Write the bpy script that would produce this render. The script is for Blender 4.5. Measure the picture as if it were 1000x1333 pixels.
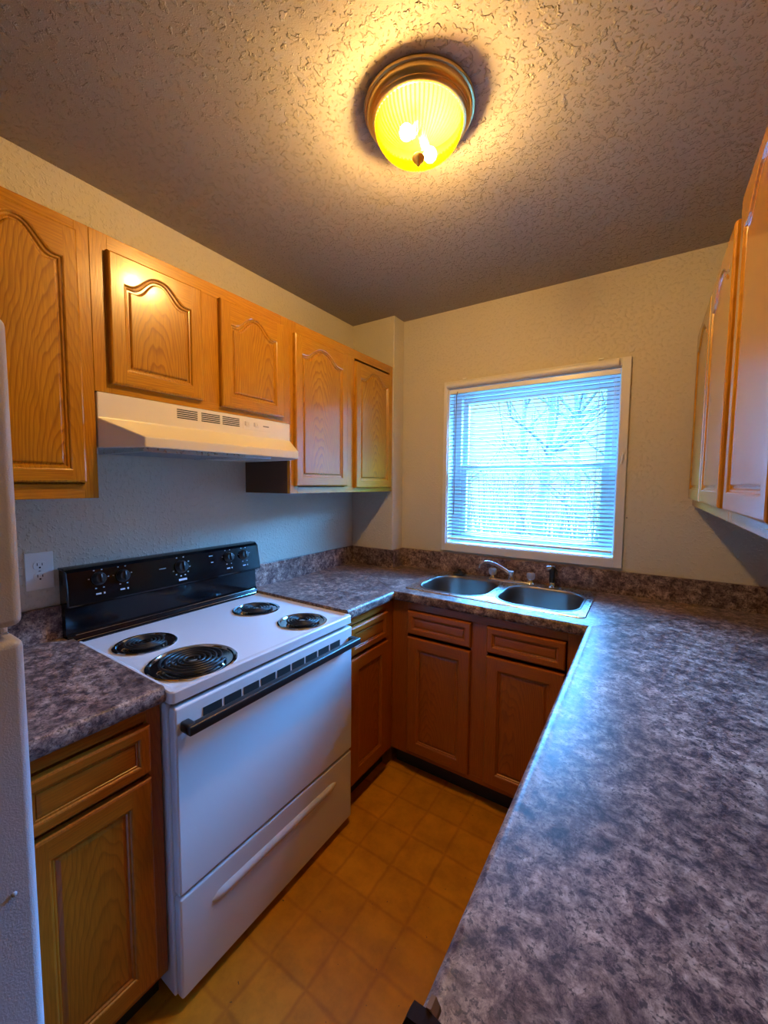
import bpy, bmesh, math, random
from mathutils import Vector, Matrix
D = bpy.data; S = bpy.context.scene; PI = math.pi
for o in list(D.objects): D.objects.remove(o)
COL = S.collection
random.seed(7)

# ------------------------------------------------------------------ camera
CAM = (1.654, -2.2531, 1.4466); YAW, PITCH, ROLL, F = .5806, -.0707, .0078, 523.4
def camera():
    cy, sy, cp, sp = math.cos(YAW), math.sin(YAW), math.cos(PITCH), math.sin(PITCH)
    fw = Vector((-sy*cp, cy*cp, sp)); ri = Vector((cy, sy, 0)); up = ri.cross(fw)
    r = math.cos(ROLL)*ri + math.sin(ROLL)*up; u = -math.sin(ROLL)*ri + math.cos(ROLL)*up
    c = D.cameras.new('camera'); c.sensor_fit = 'HORIZONTAL'; c.sensor_width = 36; c.lens = F/1000*36
    c.clip_start = .02
    o = D.objects.new('camera', c); COL.objects.link(o)
    m = Matrix((r, u, -fw)).transposed().to_4x4(); m.translation = CAM
    o.matrix_world = m; S.camera = o
camera()
# ------------------------------------------------------------------ exposure, sky, light
S.view_settings.view_transform = 'Standard'; S.view_settings.look = 'None'
S.view_settings.gamma = 1; S.view_settings.exposure = 0.0; S.view_settings.use_curve_mapping = False
S.cycles.max_bounces = 10; S.cycles.diffuse_bounces = 5; S.cycles.transparent_max_bounces = 24
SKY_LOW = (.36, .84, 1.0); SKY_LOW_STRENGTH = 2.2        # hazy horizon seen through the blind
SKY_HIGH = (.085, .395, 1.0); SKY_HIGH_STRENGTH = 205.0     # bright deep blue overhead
BULB = (1.0, .78, .66); BULB_STRENGTH = 3600
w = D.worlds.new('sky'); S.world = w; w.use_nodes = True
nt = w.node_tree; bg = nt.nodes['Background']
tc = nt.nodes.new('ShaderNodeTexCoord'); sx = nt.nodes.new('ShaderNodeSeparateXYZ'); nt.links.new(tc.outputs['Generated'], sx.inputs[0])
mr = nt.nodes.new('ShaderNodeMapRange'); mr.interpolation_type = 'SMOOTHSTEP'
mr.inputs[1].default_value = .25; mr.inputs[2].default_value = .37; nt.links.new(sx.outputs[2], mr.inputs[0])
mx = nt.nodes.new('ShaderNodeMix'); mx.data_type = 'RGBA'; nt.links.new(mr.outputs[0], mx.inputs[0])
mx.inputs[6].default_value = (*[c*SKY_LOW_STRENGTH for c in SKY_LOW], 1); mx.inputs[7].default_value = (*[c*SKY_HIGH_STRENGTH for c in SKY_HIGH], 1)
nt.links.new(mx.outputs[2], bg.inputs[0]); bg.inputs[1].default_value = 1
pl = D.lights.new('window_portal', 'AREA'); pl.shape = 'RECTANGLE'; pl.size = .86; pl.size_y = .88
pl.cycles.is_portal = True
po = D.objects.new('window_portal', pl); COL.objects.link(po); po.location = (1.08, .2, 1.55); po.rotation_euler = (-PI/2, 0, 0)

# ------------------------------------------------------------------ materials
def nodes(name):
    m = D.materials.new(name); m.use_nodes = True
    nt = m.node_tree; return m, nt, nt.nodes, nt.links, nt.nodes['Principled BSDF']
def sset(b, **k):
    al = dict(col='Base Color', rough='Roughness', metal='Metallic', coat='Coat Weight', crough='Coat Roughness',
              spec='Specular IOR Level', trans='Transmission Weight', ior='IOR')
    for a, v in k.items(): b.inputs[al[a]].default_value = (*v, 1) if a == 'col' else v
def plain(name, col, rough=.5, bump=0, bscale=200, **k):
    m, nt, N, L, b = nodes(name); sset(b, col=col, rough=rough, **k)
    tc = N.new('ShaderNodeTexCoord'); n = N.new('ShaderNodeTexNoise'); n.inputs['Scale'].default_value = bscale
    L.new(tc.outputs['Object'], n.inputs['Vector'])
    r = N.new('ShaderNodeMapRange'); r.inputs[3].default_value = max(.02, rough-.05); r.inputs[4].default_value = rough+.06
    L.new(n.outputs['Fac'], r.inputs[0]); L.new(r.outputs[0], b.inputs['Roughness'])
    if bump:
        bp = N.new('ShaderNodeBump'); bp.inputs['Strength'].default_value = bump; bp.inputs['Distance'].default_value = .001
        L.new(n.outputs['Fac'], bp.inputs['Height']); L.new(bp.outputs[0], b.inputs['Normal'])
    return m
def ramp(N, stops, interp='LINEAR'):
    r = N.new('ShaderNodeValToRGB'); r.color_ramp.interpolation = interp
    e = r.color_ramp.elements
    while len(e) < len(stops): e.new(.5)
    for i, (p, c) in enumerate(stops): e[i].position = p; e[i].color = (*c, 1)
    return r
def mixc(N, L, fac, a, b, mode='MIX'):
    x = N.new('ShaderNodeMix'); x.data_type = 'RGBA'; x.blend_type = mode
    for i, v in ((0, fac), (6, a), (7, b)):
        if hasattr(v, 'is_linked') or hasattr(v, 'links'): L.new(v, x.inputs[i])
        elif isinstance(v, tuple): x.inputs[i].default_value = (*v, 1)
        else: x.inputs[i].default_value = v
    return x.outputs[2]

def oak(name, horiz=False, light=(.60, .285, .010), mid=(.44, .172, .005), dark=(.18, .055, .003), fig=1.0, rough=.27, coat=.5):
    """lacquered oak: growth rings cut at a low angle (cathedral figure) plus fine pores, grain along object Z (or X)"""
    m, nt, N, L, b = nodes(name)
    tc = N.new('ShaderNodeTexCoord'); oi = N.new('ShaderNodeObjectInfo')
    mul = N.new('ShaderNodeVectorMath'); mul.operation = 'SCALE'; mul.inputs['Scale'].default_value = 7.3
    comb = N.new('ShaderNodeCombineXYZ')
    for i in range(3): L.new(oi.outputs['Random'], comb.inputs[i])
    L.new(comb.outputs[0], mul.inputs[0])
    rot = N.new('ShaderNodeMapping')
    if horiz: rot.inputs['Rotation'].default_value = (0, PI/2, 0)
    L.new(tc.outputs['Object'], rot.inputs['Vector'])
    add = N.new('ShaderNodeVectorMath'); add.operation = 'ADD'; L.new(rot.outputs[0], add.inputs[0]); L.new(mul.outputs[0], add.inputs[1])
    # distortion noise, long along grain
    st = N.new('ShaderNodeMapping'); st.inputs['Scale'].default_value = (6, 6, 1.6); L.new(add.outputs[0], st.inputs['Vector'])
    dn = N.new('ShaderNodeTexNoise'); dn.inputs['Scale'].default_value = 1.6; dn.inputs['Detail'].default_value = 3; L.new(st.outputs[0], dn.inputs['Vector'])
    # ring coordinate: sqrt(x^2 + (y + k z)^2)
    sep = N.new('ShaderNodeSeparateXYZ'); L.new(rot.outputs[0], sep.inputs[0])
    def M(op, a, bb=None, c=None):
        x = N.new('ShaderNodeMath'); x.operation = op
        for i, v in enumerate((a, bb, c)):
            if v is None: continue
            if isinstance(v, (int, float)): x.inputs[i].default_value = v
            else: L.new(v, x.inputs[i])
        return x.outputs[0]
    xo = M('ADD', sep.outputs[0], M('MULTIPLY_ADD', oi.outputs['Random'], -.14, -.09))
    yo = M('MULTIPLY_ADD', sep.outputs[2], .16, .02)
    rr = M('SQRT', M('ADD', M('MULTIPLY', xo, xo), M('MULTIPLY', yo, yo)))
    rr = M('MULTIPLY_ADD', dn.outputs['Fac'], .060, rr)
    sw = M('FRACT', M('MULTIPLY', rr, 130))
    ring = ramp(N, [(0, (0, 0, 0)), (.55, (.25, .25, .25)), (.86, (1, 1, 1)), (1, (0, 0, 0))]); L.new(sw, ring.inputs[0])
    # pores
    ps = N.new('ShaderNodeMapping'); ps.inputs['Scale'].default_value = (420, 420, 16); L.new(add.outputs[0], ps.inputs['Vector'])
    pn = N.new('ShaderNodeTexNoise'); pn.inputs['Scale'].default_value = 1; pn.inputs['Detail'].default_value = 2; L.new(ps.outputs[0], pn.inputs['Vector'])
    pr = ramp(N, [(.38, (1, 1, 1)), (.62, (0, 0, 0))]); L.new(pn.outputs['Fac'], pr.inputs[0])
    cs = N.new('ShaderNodeMapping'); cs.inputs['Scale'].default_value = (9, 9, 2); L.new(add.outputs[0], cs.inputs['Vector'])
    cn = N.new('ShaderNodeTexNoise'); cn.inputs['Scale'].default_value = 1; L.new(cs.outputs[0], cn.inputs['Vector'])
    base = mixc(N, L, cn.outputs['Fac'], mid, light)
    c1 = mixc(N, L, M('MULTIPLY', ring.outputs[0], .62*fig), base, dark)
    c2 = mixc(N, L, M('MULTIPLY', pr.outputs[0], .30), c1, dark)
    L.new(c2, b.inputs['Base Color'])
    sset(b, rough=rough, coat=coat, crough=.14)
    bp = N.new('ShaderNodeBump'); bp.inputs['Strength'].default_value = .15; bp.inputs['Distance'].default_value = .0006
    L.new(M('SUBTRACT', 1.0, M('MULTIPLY_ADD', pr.outputs[0], .5, M('MULTIPLY', ring.outputs[0], .5))), bp.inputs['Height'])
    L.new(bp.outputs[0], b.inputs['Normal'])
    return m
OAK_V = oak('oak_vertical', fig=.55); OAK_H = oak('oak_horizontal', True, fig=.5); OAK_P = oak('oak_panel', fig=.95)
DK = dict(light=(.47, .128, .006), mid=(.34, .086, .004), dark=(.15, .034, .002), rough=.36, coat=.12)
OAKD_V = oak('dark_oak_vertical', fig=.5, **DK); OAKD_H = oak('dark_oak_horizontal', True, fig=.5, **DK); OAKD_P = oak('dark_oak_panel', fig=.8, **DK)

def wall_mat(name, col, s1=75, strength=.55, dist=.0025, lo=.52, hi=.66, extra=0):
    m, nt, N, L, b = nodes(name); sset(b, rough=.62, spec=.3)
    tc = N.new('ShaderNodeTexCoord')
    n = N.new('ShaderNodeTexNoise'); n.inputs['Scale'].default_value = s1; n.inputs['Detail'].default_value = 3; L.new(tc.outputs['Object'], n.inputs['Vector'])
    r = ramp(N, [(lo, (0, 0, 0)), (hi, (1, 1, 1))]); L.new(n.outputs['Fac'], r.inputs[0])
    f = N.new('ShaderNodeTexNoise'); f.inputs['Scale'].default_value = 320; L.new(tc.outputs['Object'], f.inputs['Vector'])
    a = N.new('ShaderNodeMath'); a.operation = 'MULTIPLY_ADD'; a.inputs[1].default_value = .18; L.new(f.outputs['Fac'], a.inputs[0]); L.new(r.outputs[0], a.inputs[2])
    h = a.outputs[0]
    if extra:
        v = N.new('ShaderNodeTexNoise'); v.inputs['Scale'].default_value = s1*.42; v.inputs['Detail'].default_value = 3; v.inputs['Distortion'].default_value = .2; L.new(tc.outputs['Object'], v.inputs['Vector'])
        r2 = ramp(N, [(.58, (0, 0, 0)), (.63, (1, 1, 1))]); L.new(v.outputs['Fac'], r2.inputs[0])
        a2 = N.new('ShaderNodeMath'); a2.operation = 'MULTIPLY_ADD'; a2.inputs[1].default_value = extra; L.new(r2.outputs[0], a2.inputs[0]); L.new(h, a2.inputs[2]); h = a2.outputs[0]
    bp = N.new('ShaderNodeBump'); bp.inputs['Strength'].default_value = strength; bp.inputs['Distance'].default_value = dist
    L.new(h, bp.inputs['Height']); L.new(bp.outputs[0], b.inputs['Normal'])
    d = N.new('ShaderNodeTexNoise'); d.inputs['Scale'].default_value = 2.2; L.new(tc.outputs['Object'], d.inputs['Vector'])
    c = mixc(N, L, d.outputs['Fac'], tuple(x*.93 for x in col), tuple(min(1, x*1.05) for x in col)); L.new(c, b.inputs['Base Color'])
    return m
WALL = wall_mat('painted_plaster', (.61, .555, .45), strength=.75)
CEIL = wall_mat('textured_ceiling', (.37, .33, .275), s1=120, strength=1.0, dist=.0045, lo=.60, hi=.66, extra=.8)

def laminate():
    m, nt, N, L, b = nodes('stone_laminate'); sset(b, rough=.36, spec=.25)
    tc = N.new('ShaderNodeTexCoord')
    def nz(s, d=4, dist=0., off=0):
        mp = N.new('ShaderNodeMapping'); mp.inputs['Location'].default_value = (off, off*.7, off*.3); L.new(tc.outputs['Object'], mp.inputs['Vector'])
        n = N.new('ShaderNodeTexNoise'); n.inputs['Scale'].default_value = s; n.inputs['Detail'].default_value = d; n.inputs['Roughness'].default_value = .65; n.inputs['Distortion'].default_value = dist
        L.new(mp.outputs[0], n.inputs['Vector']); return n.outputs['Fac']
    n0 = N.new('ShaderNodeTexNoise'); n0.inputs['Scale'].default_value = 34; n0.inputs['Detail'].default_value = 9; n0.inputs['Roughness'].default_value = .82; n0.inputs['Distortion'].default_value = .35
    L.new(tc.outputs['Object'], n0.inputs['Vector'])
    big = ramp(N, [(.39, (.04, .024, .03)), (.46, (.15, .098, .092)), (.53, (.28, .198, .17)), (.61, (.48, .37, .31))]); L.new(n0.outputs['Fac'], big.inputs[0])
    md = ramp(N, [(.40, (.55, .50, .50)), (.60, (1.2, 1.18, 1.15))]); L.new(nz(8, 5, .4, 3), md.inputs[0])
    c = mixc(N, L, .8, big.outputs[0], md.outputs[0], 'MULTIPLY')
    sp = ramp(N, [(.54, (0, 0, 0)), (.61, (.85, .85, .85))]); L.new(nz(140, 4, .3, 8), sp.inputs[0])
    c = mixc(N, L, sp.outputs[0], c, (.045, .03, .033)); L.new(c, b.inputs['Base Color'])
    bp = N.new('ShaderNodeBump'); bp.inputs['Strength'].default_value = .12; bp.inputs['Distance'].default_value = .0006
    L.new(nz(260, 2), bp.inputs['Height']); L.new(bp.outputs[0], b.inputs['Normal'])
    return m
LAM = laminate()

def vinyl():
    m, nt, N, L, b = nodes('vinyl_tile'); sset(b, rough=.42, spec=.45)
    tc = N.new('ShaderNodeTexCoord'); mp = N.new('ShaderNodeMapping')
    mp.inputs['Location'].default_value = (.005, .118, 0); L.new(tc.outputs['Object'], mp.inputs['Vector'])
    nd = N.new('ShaderNodeTexNoise'); nd.inputs['Scale'].default_value = 14; nd.inputs['Detail'].default_value = 3; L.new(tc.outputs['Object'], nd.inputs['Vector'])
    vs = N.new('ShaderNodeVectorMath'); vs.operation = 'MULTIPLY_ADD'; vs.inputs[1].default_value = (.016, .016, 0); L.new(nd.outputs['Color'], vs.inputs[0]); L.new(mp.outputs[0], vs.inputs[2])
    br = N.new('ShaderNodeTexBrick'); br.offset = 0; br.inputs['Scale'].default_value = 1
    br.inputs['Brick Width'].default_value = .152; br.inputs['Row Height'].default_value = .152
    br.inputs['Mortar Size'].default_value = .011; br.inputs['Mortar Smooth'].default_value = 1.0
    br.inputs['Color1'].default_value = (.62, .265, .012, 1); br.inputs['Color2'].default_value = (.53, .22, .010, 1); br.inputs['Mortar'].default_value = (.46, .175, .008, 1)
    L.new(vs.outputs[0], br.inputs['Vector'])
    n2 = N.new('ShaderNodeTexNoise'); n2.inputs['Scale'].default_value = 11; n2.inputs['Detail'].default_value = 6; n2.inputs['Roughness'].default_value = .65; L.new(tc.outputs['Object'], n2.inputs['Vector'])
    r = ramp(N, [(.35, (.72, .66, .55)), (.62, (1.1, 1.08, 1.05))]); L.new(n2.outputs['Fac'], r.inputs[0])
    c = mixc(N, L, .8, br.outputs['Color'], r.outputs[0], 'MULTIPLY')
    n3 = N.new('ShaderNodeTexNoise'); n3.inputs['Scale'].default_value = 60; n3.inputs['Detail'].default_value = 2; L.new(tc.outputs['Object'], n3.inputs['Vector'])
    r3 = ramp(N, [(.745, (0, 0, 0)), (.76, (1, 1, 1))]); L.new(n3.outputs['Fac'], r3.inputs[0])
    c = mixc(N, L, r3.outputs[0], c, (.07, .04, .02)); L.new(c, b.inputs['Base Color'])
    bp = N.new('ShaderNodeBump'); bp.inputs['Strength'].default_value = .06; bp.inputs['Distance'].default_value = .001
    L.new(br.outputs['Fac'], bp.inputs['Height']); bp.invert = True; L.new(bp.outputs[0], b.inputs['Normal'])
    return m
VINYL = vinyl()
ENAMEL = plain('white_enamel', (.68, .67, .69), .24, coat=.2)
FRIDGE = plain('pebbled_white_enamel', (.50, .49, .54), .34, bump=.5, bscale=420)
HOODW = plain('almond_white_enamel', (.78, .74, .66), .3)
TRIM = plain('white_trim_paint', (.70, .68, .66), .35)
VINYLW = plain('white_vinyl_frame', (.82, .84, .86), .3)
BLACKG = plain('black_gloss', (.003, .003, .004), .14, spec=.28)
BLACKM = plain('black_plastic', (.012, .012, .013), .38)
BLACKB = plain('black_rubber_base', (.018, .018, .02), .55)
RUBBER = plain('rubber', (.01, .01, .01), .6)
CHROME = plain('chrome', (.75, .76, .78), .08, metal=1.)
STEEL = plain('stainless_steel', (.52, .52, .52), .28, metal=1., bump=.05, bscale=90)
BASIN = plain('shaded_basin_steel', (.25, .235, .22), .36, metal=1.)  # same steel as the deck, darkened to put the bowls' inner shade into its colour
COIL = plain('coil_element', (.035, .035, .037), .35, metal=.6)
NICKEL = plain('aged_brass', (.62, .43, .17), .3, metal=1.)
PRINT = plain('white_print', (.45, .47, .5), .5)
GREYP = plain('grey_print', (.22, .21, .2), .5)
SLOT = plain('dark_slot', (.01, .01, .01), .7)
OUTL = plain('ivory_outlet_plastic', (.78, .78, .74), .35)
DKBR = plain('dark_brown_laminate_edge', (.018, .007, .004), .8, spec=.1)
PEG = plain('raw_fibre_board', (.20, .115, .07), .9, spec=.1)
UNDER = plain('dark_underside', (.06, .035, .02), .7)
FILTER = plain('aluminium_mesh', (.30, .30, .31), .45, metal=.6, bump=1., bscale=600)
LENS = plain('frosted_lens', (.7, .7, .68), .25)
BARK = plain('bark', (.05, .045, .04), .9)
def mix_glass(name, tr, transp, diff=None, rough=.03, gl=.12, translu=None):
    m = D.materials.new(name); m.use_nodes = True; nt = m.node_tree; N = nt.nodes; L = nt.links
    N.remove(N['Principled BSDF']); out = N['Material Output']
    t = N.new('ShaderNodeBsdfTransparent'); t.inputs[0].default_value = (*tr, 1)
    g = N.new('ShaderNodeBsdfGlossy'); g.inputs['Roughness'].default_value = rough
    a = t.outputs[0]
    if translu:
        tl = N.new('ShaderNodeBsdfTranslucent'); tl.inputs[0].default_value = (*translu, 1)
        df = N.new('ShaderNodeBsdfDiffuse'); df.inputs[0].default_value = (*translu, 1)
        m0 = N.new('ShaderNodeMixShader'); m0.inputs[0].default_value = .3; L.new(tl.outputs[0], m0.inputs[1]); L.new(df.outputs[0], m0.inputs[2])
        m1 = N.new('ShaderNodeMixShader'); m1.inputs[0].default_value = 1-transp; L.new(a, m1.inputs[1]); L.new(m0.outputs[0], m1.inputs[2]); a = m1.outputs[0]
    m2 = N.new('ShaderNodeMixShader'); m2.inputs[0].default_value = gl; L.new(a, m2.inputs[1]); L.new(g.outputs[0], m2.inputs[2])
    L.new(m2.outputs[0], out.inputs['Surface']); return m
def ribs(m, n=64):
    """moulded ribs: the glass is thicker and deeper amber between its flutes"""
    N = m.node_tree.nodes; L = m.node_tree.links
    tc = N.new('ShaderNodeTexCoord'); sp = N.new('ShaderNodeSeparateXYZ'); L.new(tc.outputs['Object'], sp.inputs[0])
    at = N.new('ShaderNodeMath'); at.operation = 'ARCTAN2'; L.new(sp.outputs[1], at.inputs[0]); L.new(sp.outputs[0], at.inputs[1])
    mu = N.new('ShaderNodeMath'); mu.operation = 'MULTIPLY'; mu.inputs[1].default_value = n; L.new(at.outputs[0], mu.inputs[0])
    sn = N.new('ShaderNodeMath'); sn.operation = 'SINE'; L.new(mu.outputs[0], sn.inputs[0])
    mr = N.new('ShaderNodeMapRange'); mr.inputs[1].default_value = -.2; mr.inputs[2].default_value = .9; L.new(sn.outputs[0], mr.inputs[0])
    for nd in list(N):
        if nd.type in ('BSDF_TRANSPARENT', 'BSDF_TRANSLUCENT', 'BSDF_DIFFUSE'):
            c = tuple(nd.inputs[0].default_value)[:3]; L.new(mixc(N, L, mr.outputs[0], c, (c[0]*.62, c[1]*.42, c[2]*.2)), nd.inputs[0])
PANE = mix_glass('window_glass', (.97, .98, .98), 1, gl=.06)
ACRYL = mix_glass('clear_acrylic', (.80, .84, .88), .45, gl=.25, translu=(.85, .9, .95), rough=.08)
DOME = mix_glass('amber_ribbed_glass', (1.0, .84, .36), .45, gl=.03, translu=(.20, .12, .0), rough=.15)
ribs(DOME)
SLATM = plain('blind_vinyl', (.42, .44, .46), .4)
def emit(name, c, s):
    m = D.materials.new(name); m.use_nodes = True; N = m.node_tree.nodes; N.remove(N['Principled BSDF'])
    e = N.new('ShaderNodeEmission'); e.inputs[0].default_value = (*c, 1); e.inputs[1].default_value = s
    m.node_tree.links.new(e.outputs[0], N['Material Output'].inputs[0]); return m
BULBM = emit('lit_bulb', BULB, BULB_STRENGTH)

# ------------------------------------------------------------------ mesh helpers
def box(bm, x0, x1, y0, y1, z0, z1, bev=0, seg=2, mi=0):
    r = bmesh.ops.create_cube(bm, size=1); vs = r['verts']
    for v in vs: v.co = Vector(((x0+x1)/2+v.co.x*(x1-x0), (y0+y1)/2+v.co.y*(y1-y0), (z0+z1)/2+v.co.z*(z1-z0)))
    fs = set(f for v in vs for f in v.link_faces)
    for f in fs: f.material_index = mi
    if bev:
        es = list(set(e for v in vs for e in v.link_edges))
        bmesh.ops.bevel(bm, geom=es, offset=bev, segments=seg, affect='EDGES', profile=.5, material=-1)
def prism(bm, pts, axis, a0, a1, mi=0, shear=None):
    """extrude polygon pts (2D) along axis from a0 to a1; a0/a1 may be functions of the point"""
    f0 = a0 if callable(a0) else (lambda p: a0); f1 = a1 if callable(a1) else (lambda p: a1)
    def co(p, a):
        return {'x': (a, p[0], p[1]), 'y': (p[0], a, p[1]), 'z': (p[0], p[1], a)}[axis]
    A = [bm.verts.new(co(p, f0(p))) for p in pts]; B = [bm.verts.new(co(p, f1(p))) for p in pts]
    n = len(pts); fs = []
    for i in range(n): fs.append(bm.faces.new((A[i], A[(i+1) % n], B[(i+1) % n], B[i])))
    fs.append(bm.faces.new(A[::-1])); fs.append(bm.faces.new(B))
    for f in fs: f.material_index = mi
    bmesh.ops.recalc_face_normals(bm, faces=fs)
def lathe(bm, prof, seg=32, c=(0, 0, 0), axis='z', mi=0, close=False):
    rings = []
    for r, h in prof:
        ring = []
        for k in range(seg):
            a = 2*PI*k/seg; x, y = r*math.cos(a), r*math.sin(a)
            p = {'z': (x, y, h), 'x': (h, x, y), 'y': (x, h, y)}[axis]
            ring.append(bm.verts.new((p[0]+c[0], p[1]+c[1], p[2]+c[2])))
        rings.append(ring)
    fs = []
    for a, b in zip(rings, rings[1:]):
        for k in range(seg): fs.append(bm.faces.new((a[k], a[(k+1) % seg], b[(k+1) % seg], b[k])))
    if prof[0][0] > 1e-5: fs.append(bm.faces.new(rings[0]))
    if prof[-1][0] > 1e-5: fs.append(bm.faces.new(rings[-1][::-1]))
    for f in fs: f.material_index = mi
    bmesh.ops.remove_doubles(bm, verts=[v for r in rings for v in r], dist=1e-6)
    bmesh.ops.recalc_face_normals(bm, faces=[f for f in bm.faces if f.is_valid])
def tube(bm, pts, rad, seg=10, mi=0, cap=True):
    pts = [Vector(p) for p in pts]; n = len(pts); rad = rad if hasattr(rad, '__len__') else [rad]*n
    up = None; rings = []
    for i, p in enumerate(pts):
        t = (pts[min(i+1, n-1)]-pts[max(i-1, 0)]).normalized()
        if up is None:
            up = Vector((0, 0, 1)) if abs(t.z) < .9 else Vector((1, 0, 0))
        s = t.cross(up).normalized(); up = s.cross(t).normalized()
        rings.append([bm.verts.new(p+rad[i]*(math.cos(2*PI*k/seg)*s+math.sin(2*PI*k/seg)*up)) for k in range(seg)])
    for a, b in zip(rings, rings[1:]):
        for k in range(seg):
            f = bm.faces.new((a[k], b[k], b[(k+1) % seg], a[(k+1) % seg])); f.material_index = mi
    if cap:
        bm.faces.new(rings[0]).material_index = mi; bm.faces.new(rings[-1][::-1]).material_index = mi
def obj(name, bm, mats, parent=None, loc=(0, 0, 0), smooth=0, kind=None, wn=False):
    bmesh.ops.recalc_face_normals(bm, faces=list(bm.faces))
    me = D.meshes.new(name); bm.to_mesh(me); bm.free()
    for m in (mats if isinstance(mats, (list, tuple)) else [mats]): me.materials.append(m)
    if smooth:
        for p in me.polygons: p.use_smooth = True
        me.set_sharp_from_angle(angle=math.radians(smooth))
    o = D.objects.new(name, me); COL.objects.link(o); o.location = loc
    if parent: o.parent = parent
    if kind: o['kind'] = kind
    if wn: o.modifiers.new('wn', 'WEIGHTED_NORMAL').keep_sharp = True
    return o
def thing(name, label, cat, loc=(0, 0, 0), rz=0, group=None):
    o = D.objects.new(name, None); COL.objects.link(o); o.empty_display_size = .1
    o.location = loc; o.rotation_euler = (0, 0, rz); tag(o, label, cat, group); return o
def tag(o, label, cat, group=None):
    o['label'] = label; o['category'] = cat
    if group: o['group'] = group
    return o
def B(): return bmesh.new()
def struct(name, *boxes, mat=WALL, bev=0):
    bm = B()
    for b in boxes: box(bm, *b, bev=bev)
    return obj(name, bm, mat, kind='structure')

# ------------------------------------------------------------------ room
H = 2.4646; W = 2.125; NY = -4.2
WX0, WX1, WZ0, WZ1 = .632, 1.525, 1.088, 2.012     # window opening
struct('floor', (-.1, W+.1, NY-.1, .15, -.08, 0), mat=VINYL)
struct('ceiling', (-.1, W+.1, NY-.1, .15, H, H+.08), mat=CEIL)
struct('wall_left', (-.1, 0, NY, .15, 0, H))
struct('wall_right', (W, W+.1, NY, .15, 0, H))
struct('wall_front', (-.1, W+.1, NY-.1, NY, 0, H))
struct('wall_back', (0, WX0, 0, .15, 0, H), (WX1, W, 0, .15, 0, H), (WX0, WX1, 0, .15, 0, WZ0), (WX0, WX1, 0, .15, WZ1, H))
CH = (0, .319, -.1193, 0)
struct('wall_corner_chase', (CH[0], CH[1], CH[2], CH[3], 0, H), bev=.004)

# window casing (mitred flat boards, rounded head)
bm = B()
box(bm, .608, WX0, -.014, 0, 1.044, 2.05, .002)
box(bm, WX1, 1.562, -.014, 0, 1.044, 2.05, .002)
box(bm, WX0, WX1, -.0139, 0, 1.044, WZ0, .002)
box(bm, WX0, WX1, -.0139, 0, WZ1, 2.05, .002)
obj('trim_1', bm, TRIM, kind='structure')
bm = B(); head = [(-.013, 2.008), (-.024, 2.012), (-.030, 2.022), (-.030, 2.034), (-.024, 2.043), (-.013, 2.047)]
prism(bm, head, 'x', .628, 1.512); obj('trim_2', bm, TRIM, kind='structure', smooth=50)
bm = B()   # reveals
box(bm, WX0, WX0+.004, 0, .075, WZ0, WZ1); box(bm, WX1-.004, WX1, 0, .075, WZ0, WZ1)
box(bm, WX0+.004, WX1-.004, 0, .075, WZ0, WZ0+.004); box(bm, WX0+.004, WX1-.004, 0, .075, WZ1-.004, WZ1)
obj('trim_3', bm, VINYLW, kind='structure')
win = D.objects.new('window_1', None); COL.objects.link(win); win['kind'] = 'structure'; win.location = (0, 0, 0)
X0, X1, Z0, Z1 = WX0+.004, WX1-.004, WZ0+.004, WZ1-.004
bm = B()
box(bm, X0, X0+.05, .076, .146, Z0, Z1, .003); box(bm, X1-.035, X1, .076, .146, Z0, Z1, .003)
box(bm, X0+.05, X1-.035, .0761, .146, Z1-.045, Z1, .003); box(bm, X0+.05, X1-.035, .0761, .146, Z0, Z0+.02, .003)
obj('window_frame', bm, VINYLW, win)
def sash(x0, x1, z0, z1, y0, y1, t):
    bm = B()
    box(bm, x0, x0+t, y0, y1, z0, z1, .002); box(bm, x1-t, x1, y0, y1, z0, z1, .002)
    box(bm, x0+t, x1-t, y0+.0005, y1, z0, z0+t, .002); box(bm, x0+t, x1-t, y0+.0005, y1, z1-t, z1, .002)
    s = obj('sash', bm, VINYLW, win)
    bm = B(); box(bm, x0+t, x1-t, (y0+y1)/2-.001, (y0+y1)/2+.001, z0+t, z1-t); obj('pane', bm, PANE, s)
sash(X0+.05, X1-.035, 1.535, Z1-.045, .112, .138, .030)
sash(X0+.05, X1-.035, Z0+.02, 1.565, .082, .108, .036)

# blind
bl = thing('window_blind', 'white horizontal slat mini blind lowered over the window above the sink', 'blind', (0, .012, 2.005))
bx0, bx1 = WX0+.006, WX1-.006
bm = B(); box(bm, bx0, bx1, -.014, .014, -.027, -.001, .002); obj('headrail', bm, VINYLW, bl)
bm = B(); n = 41; pitch = .0205; tilt = math.radians(20)
for i in range(n):
    zc = -.042 - i*pitch; prev = None
    for k in range(5):
        u = -.0125+.025*k/4; h = .0022*(1-(u/.0125)**2)
        y = u*math.cos(tilt) - h*math.sin(tilt); z = zc + u*math.sin(tilt) + h*math.cos(tilt)
        a = bm.verts.new((bx0+.002, y, z)); b = bm.verts.new((bx1-.002, y, z))
        if prev: bm.faces.new((prev[0], prev[1], b, a))
        prev = (a, b)
o = obj('slats', bm, SLATM, bl, smooth=60)
sm = o.modifiers.new('thick', 'SOLIDIFY'); sm.thickness = .0005
zb = -.042-n*pitch
bm = B(); box(bm, bx0+.001, bx1-.001, -.012, .012, zb-.012, zb+.002, .003); obj('bottom_rail', bm, VINYLW, bl)
for x in (.735, 1.08, 1.43):
    bm = B()
    for y in (-.0128, .0128): tube(bm, [(x, y, -.02), (x, y, zb)], .0006, 5)
    tube(bm, [(x, 0, -.02), (x, 0, zb)], .0007, 5)
    obj('ladder_cord', bm, VINYLW, bl)
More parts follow.
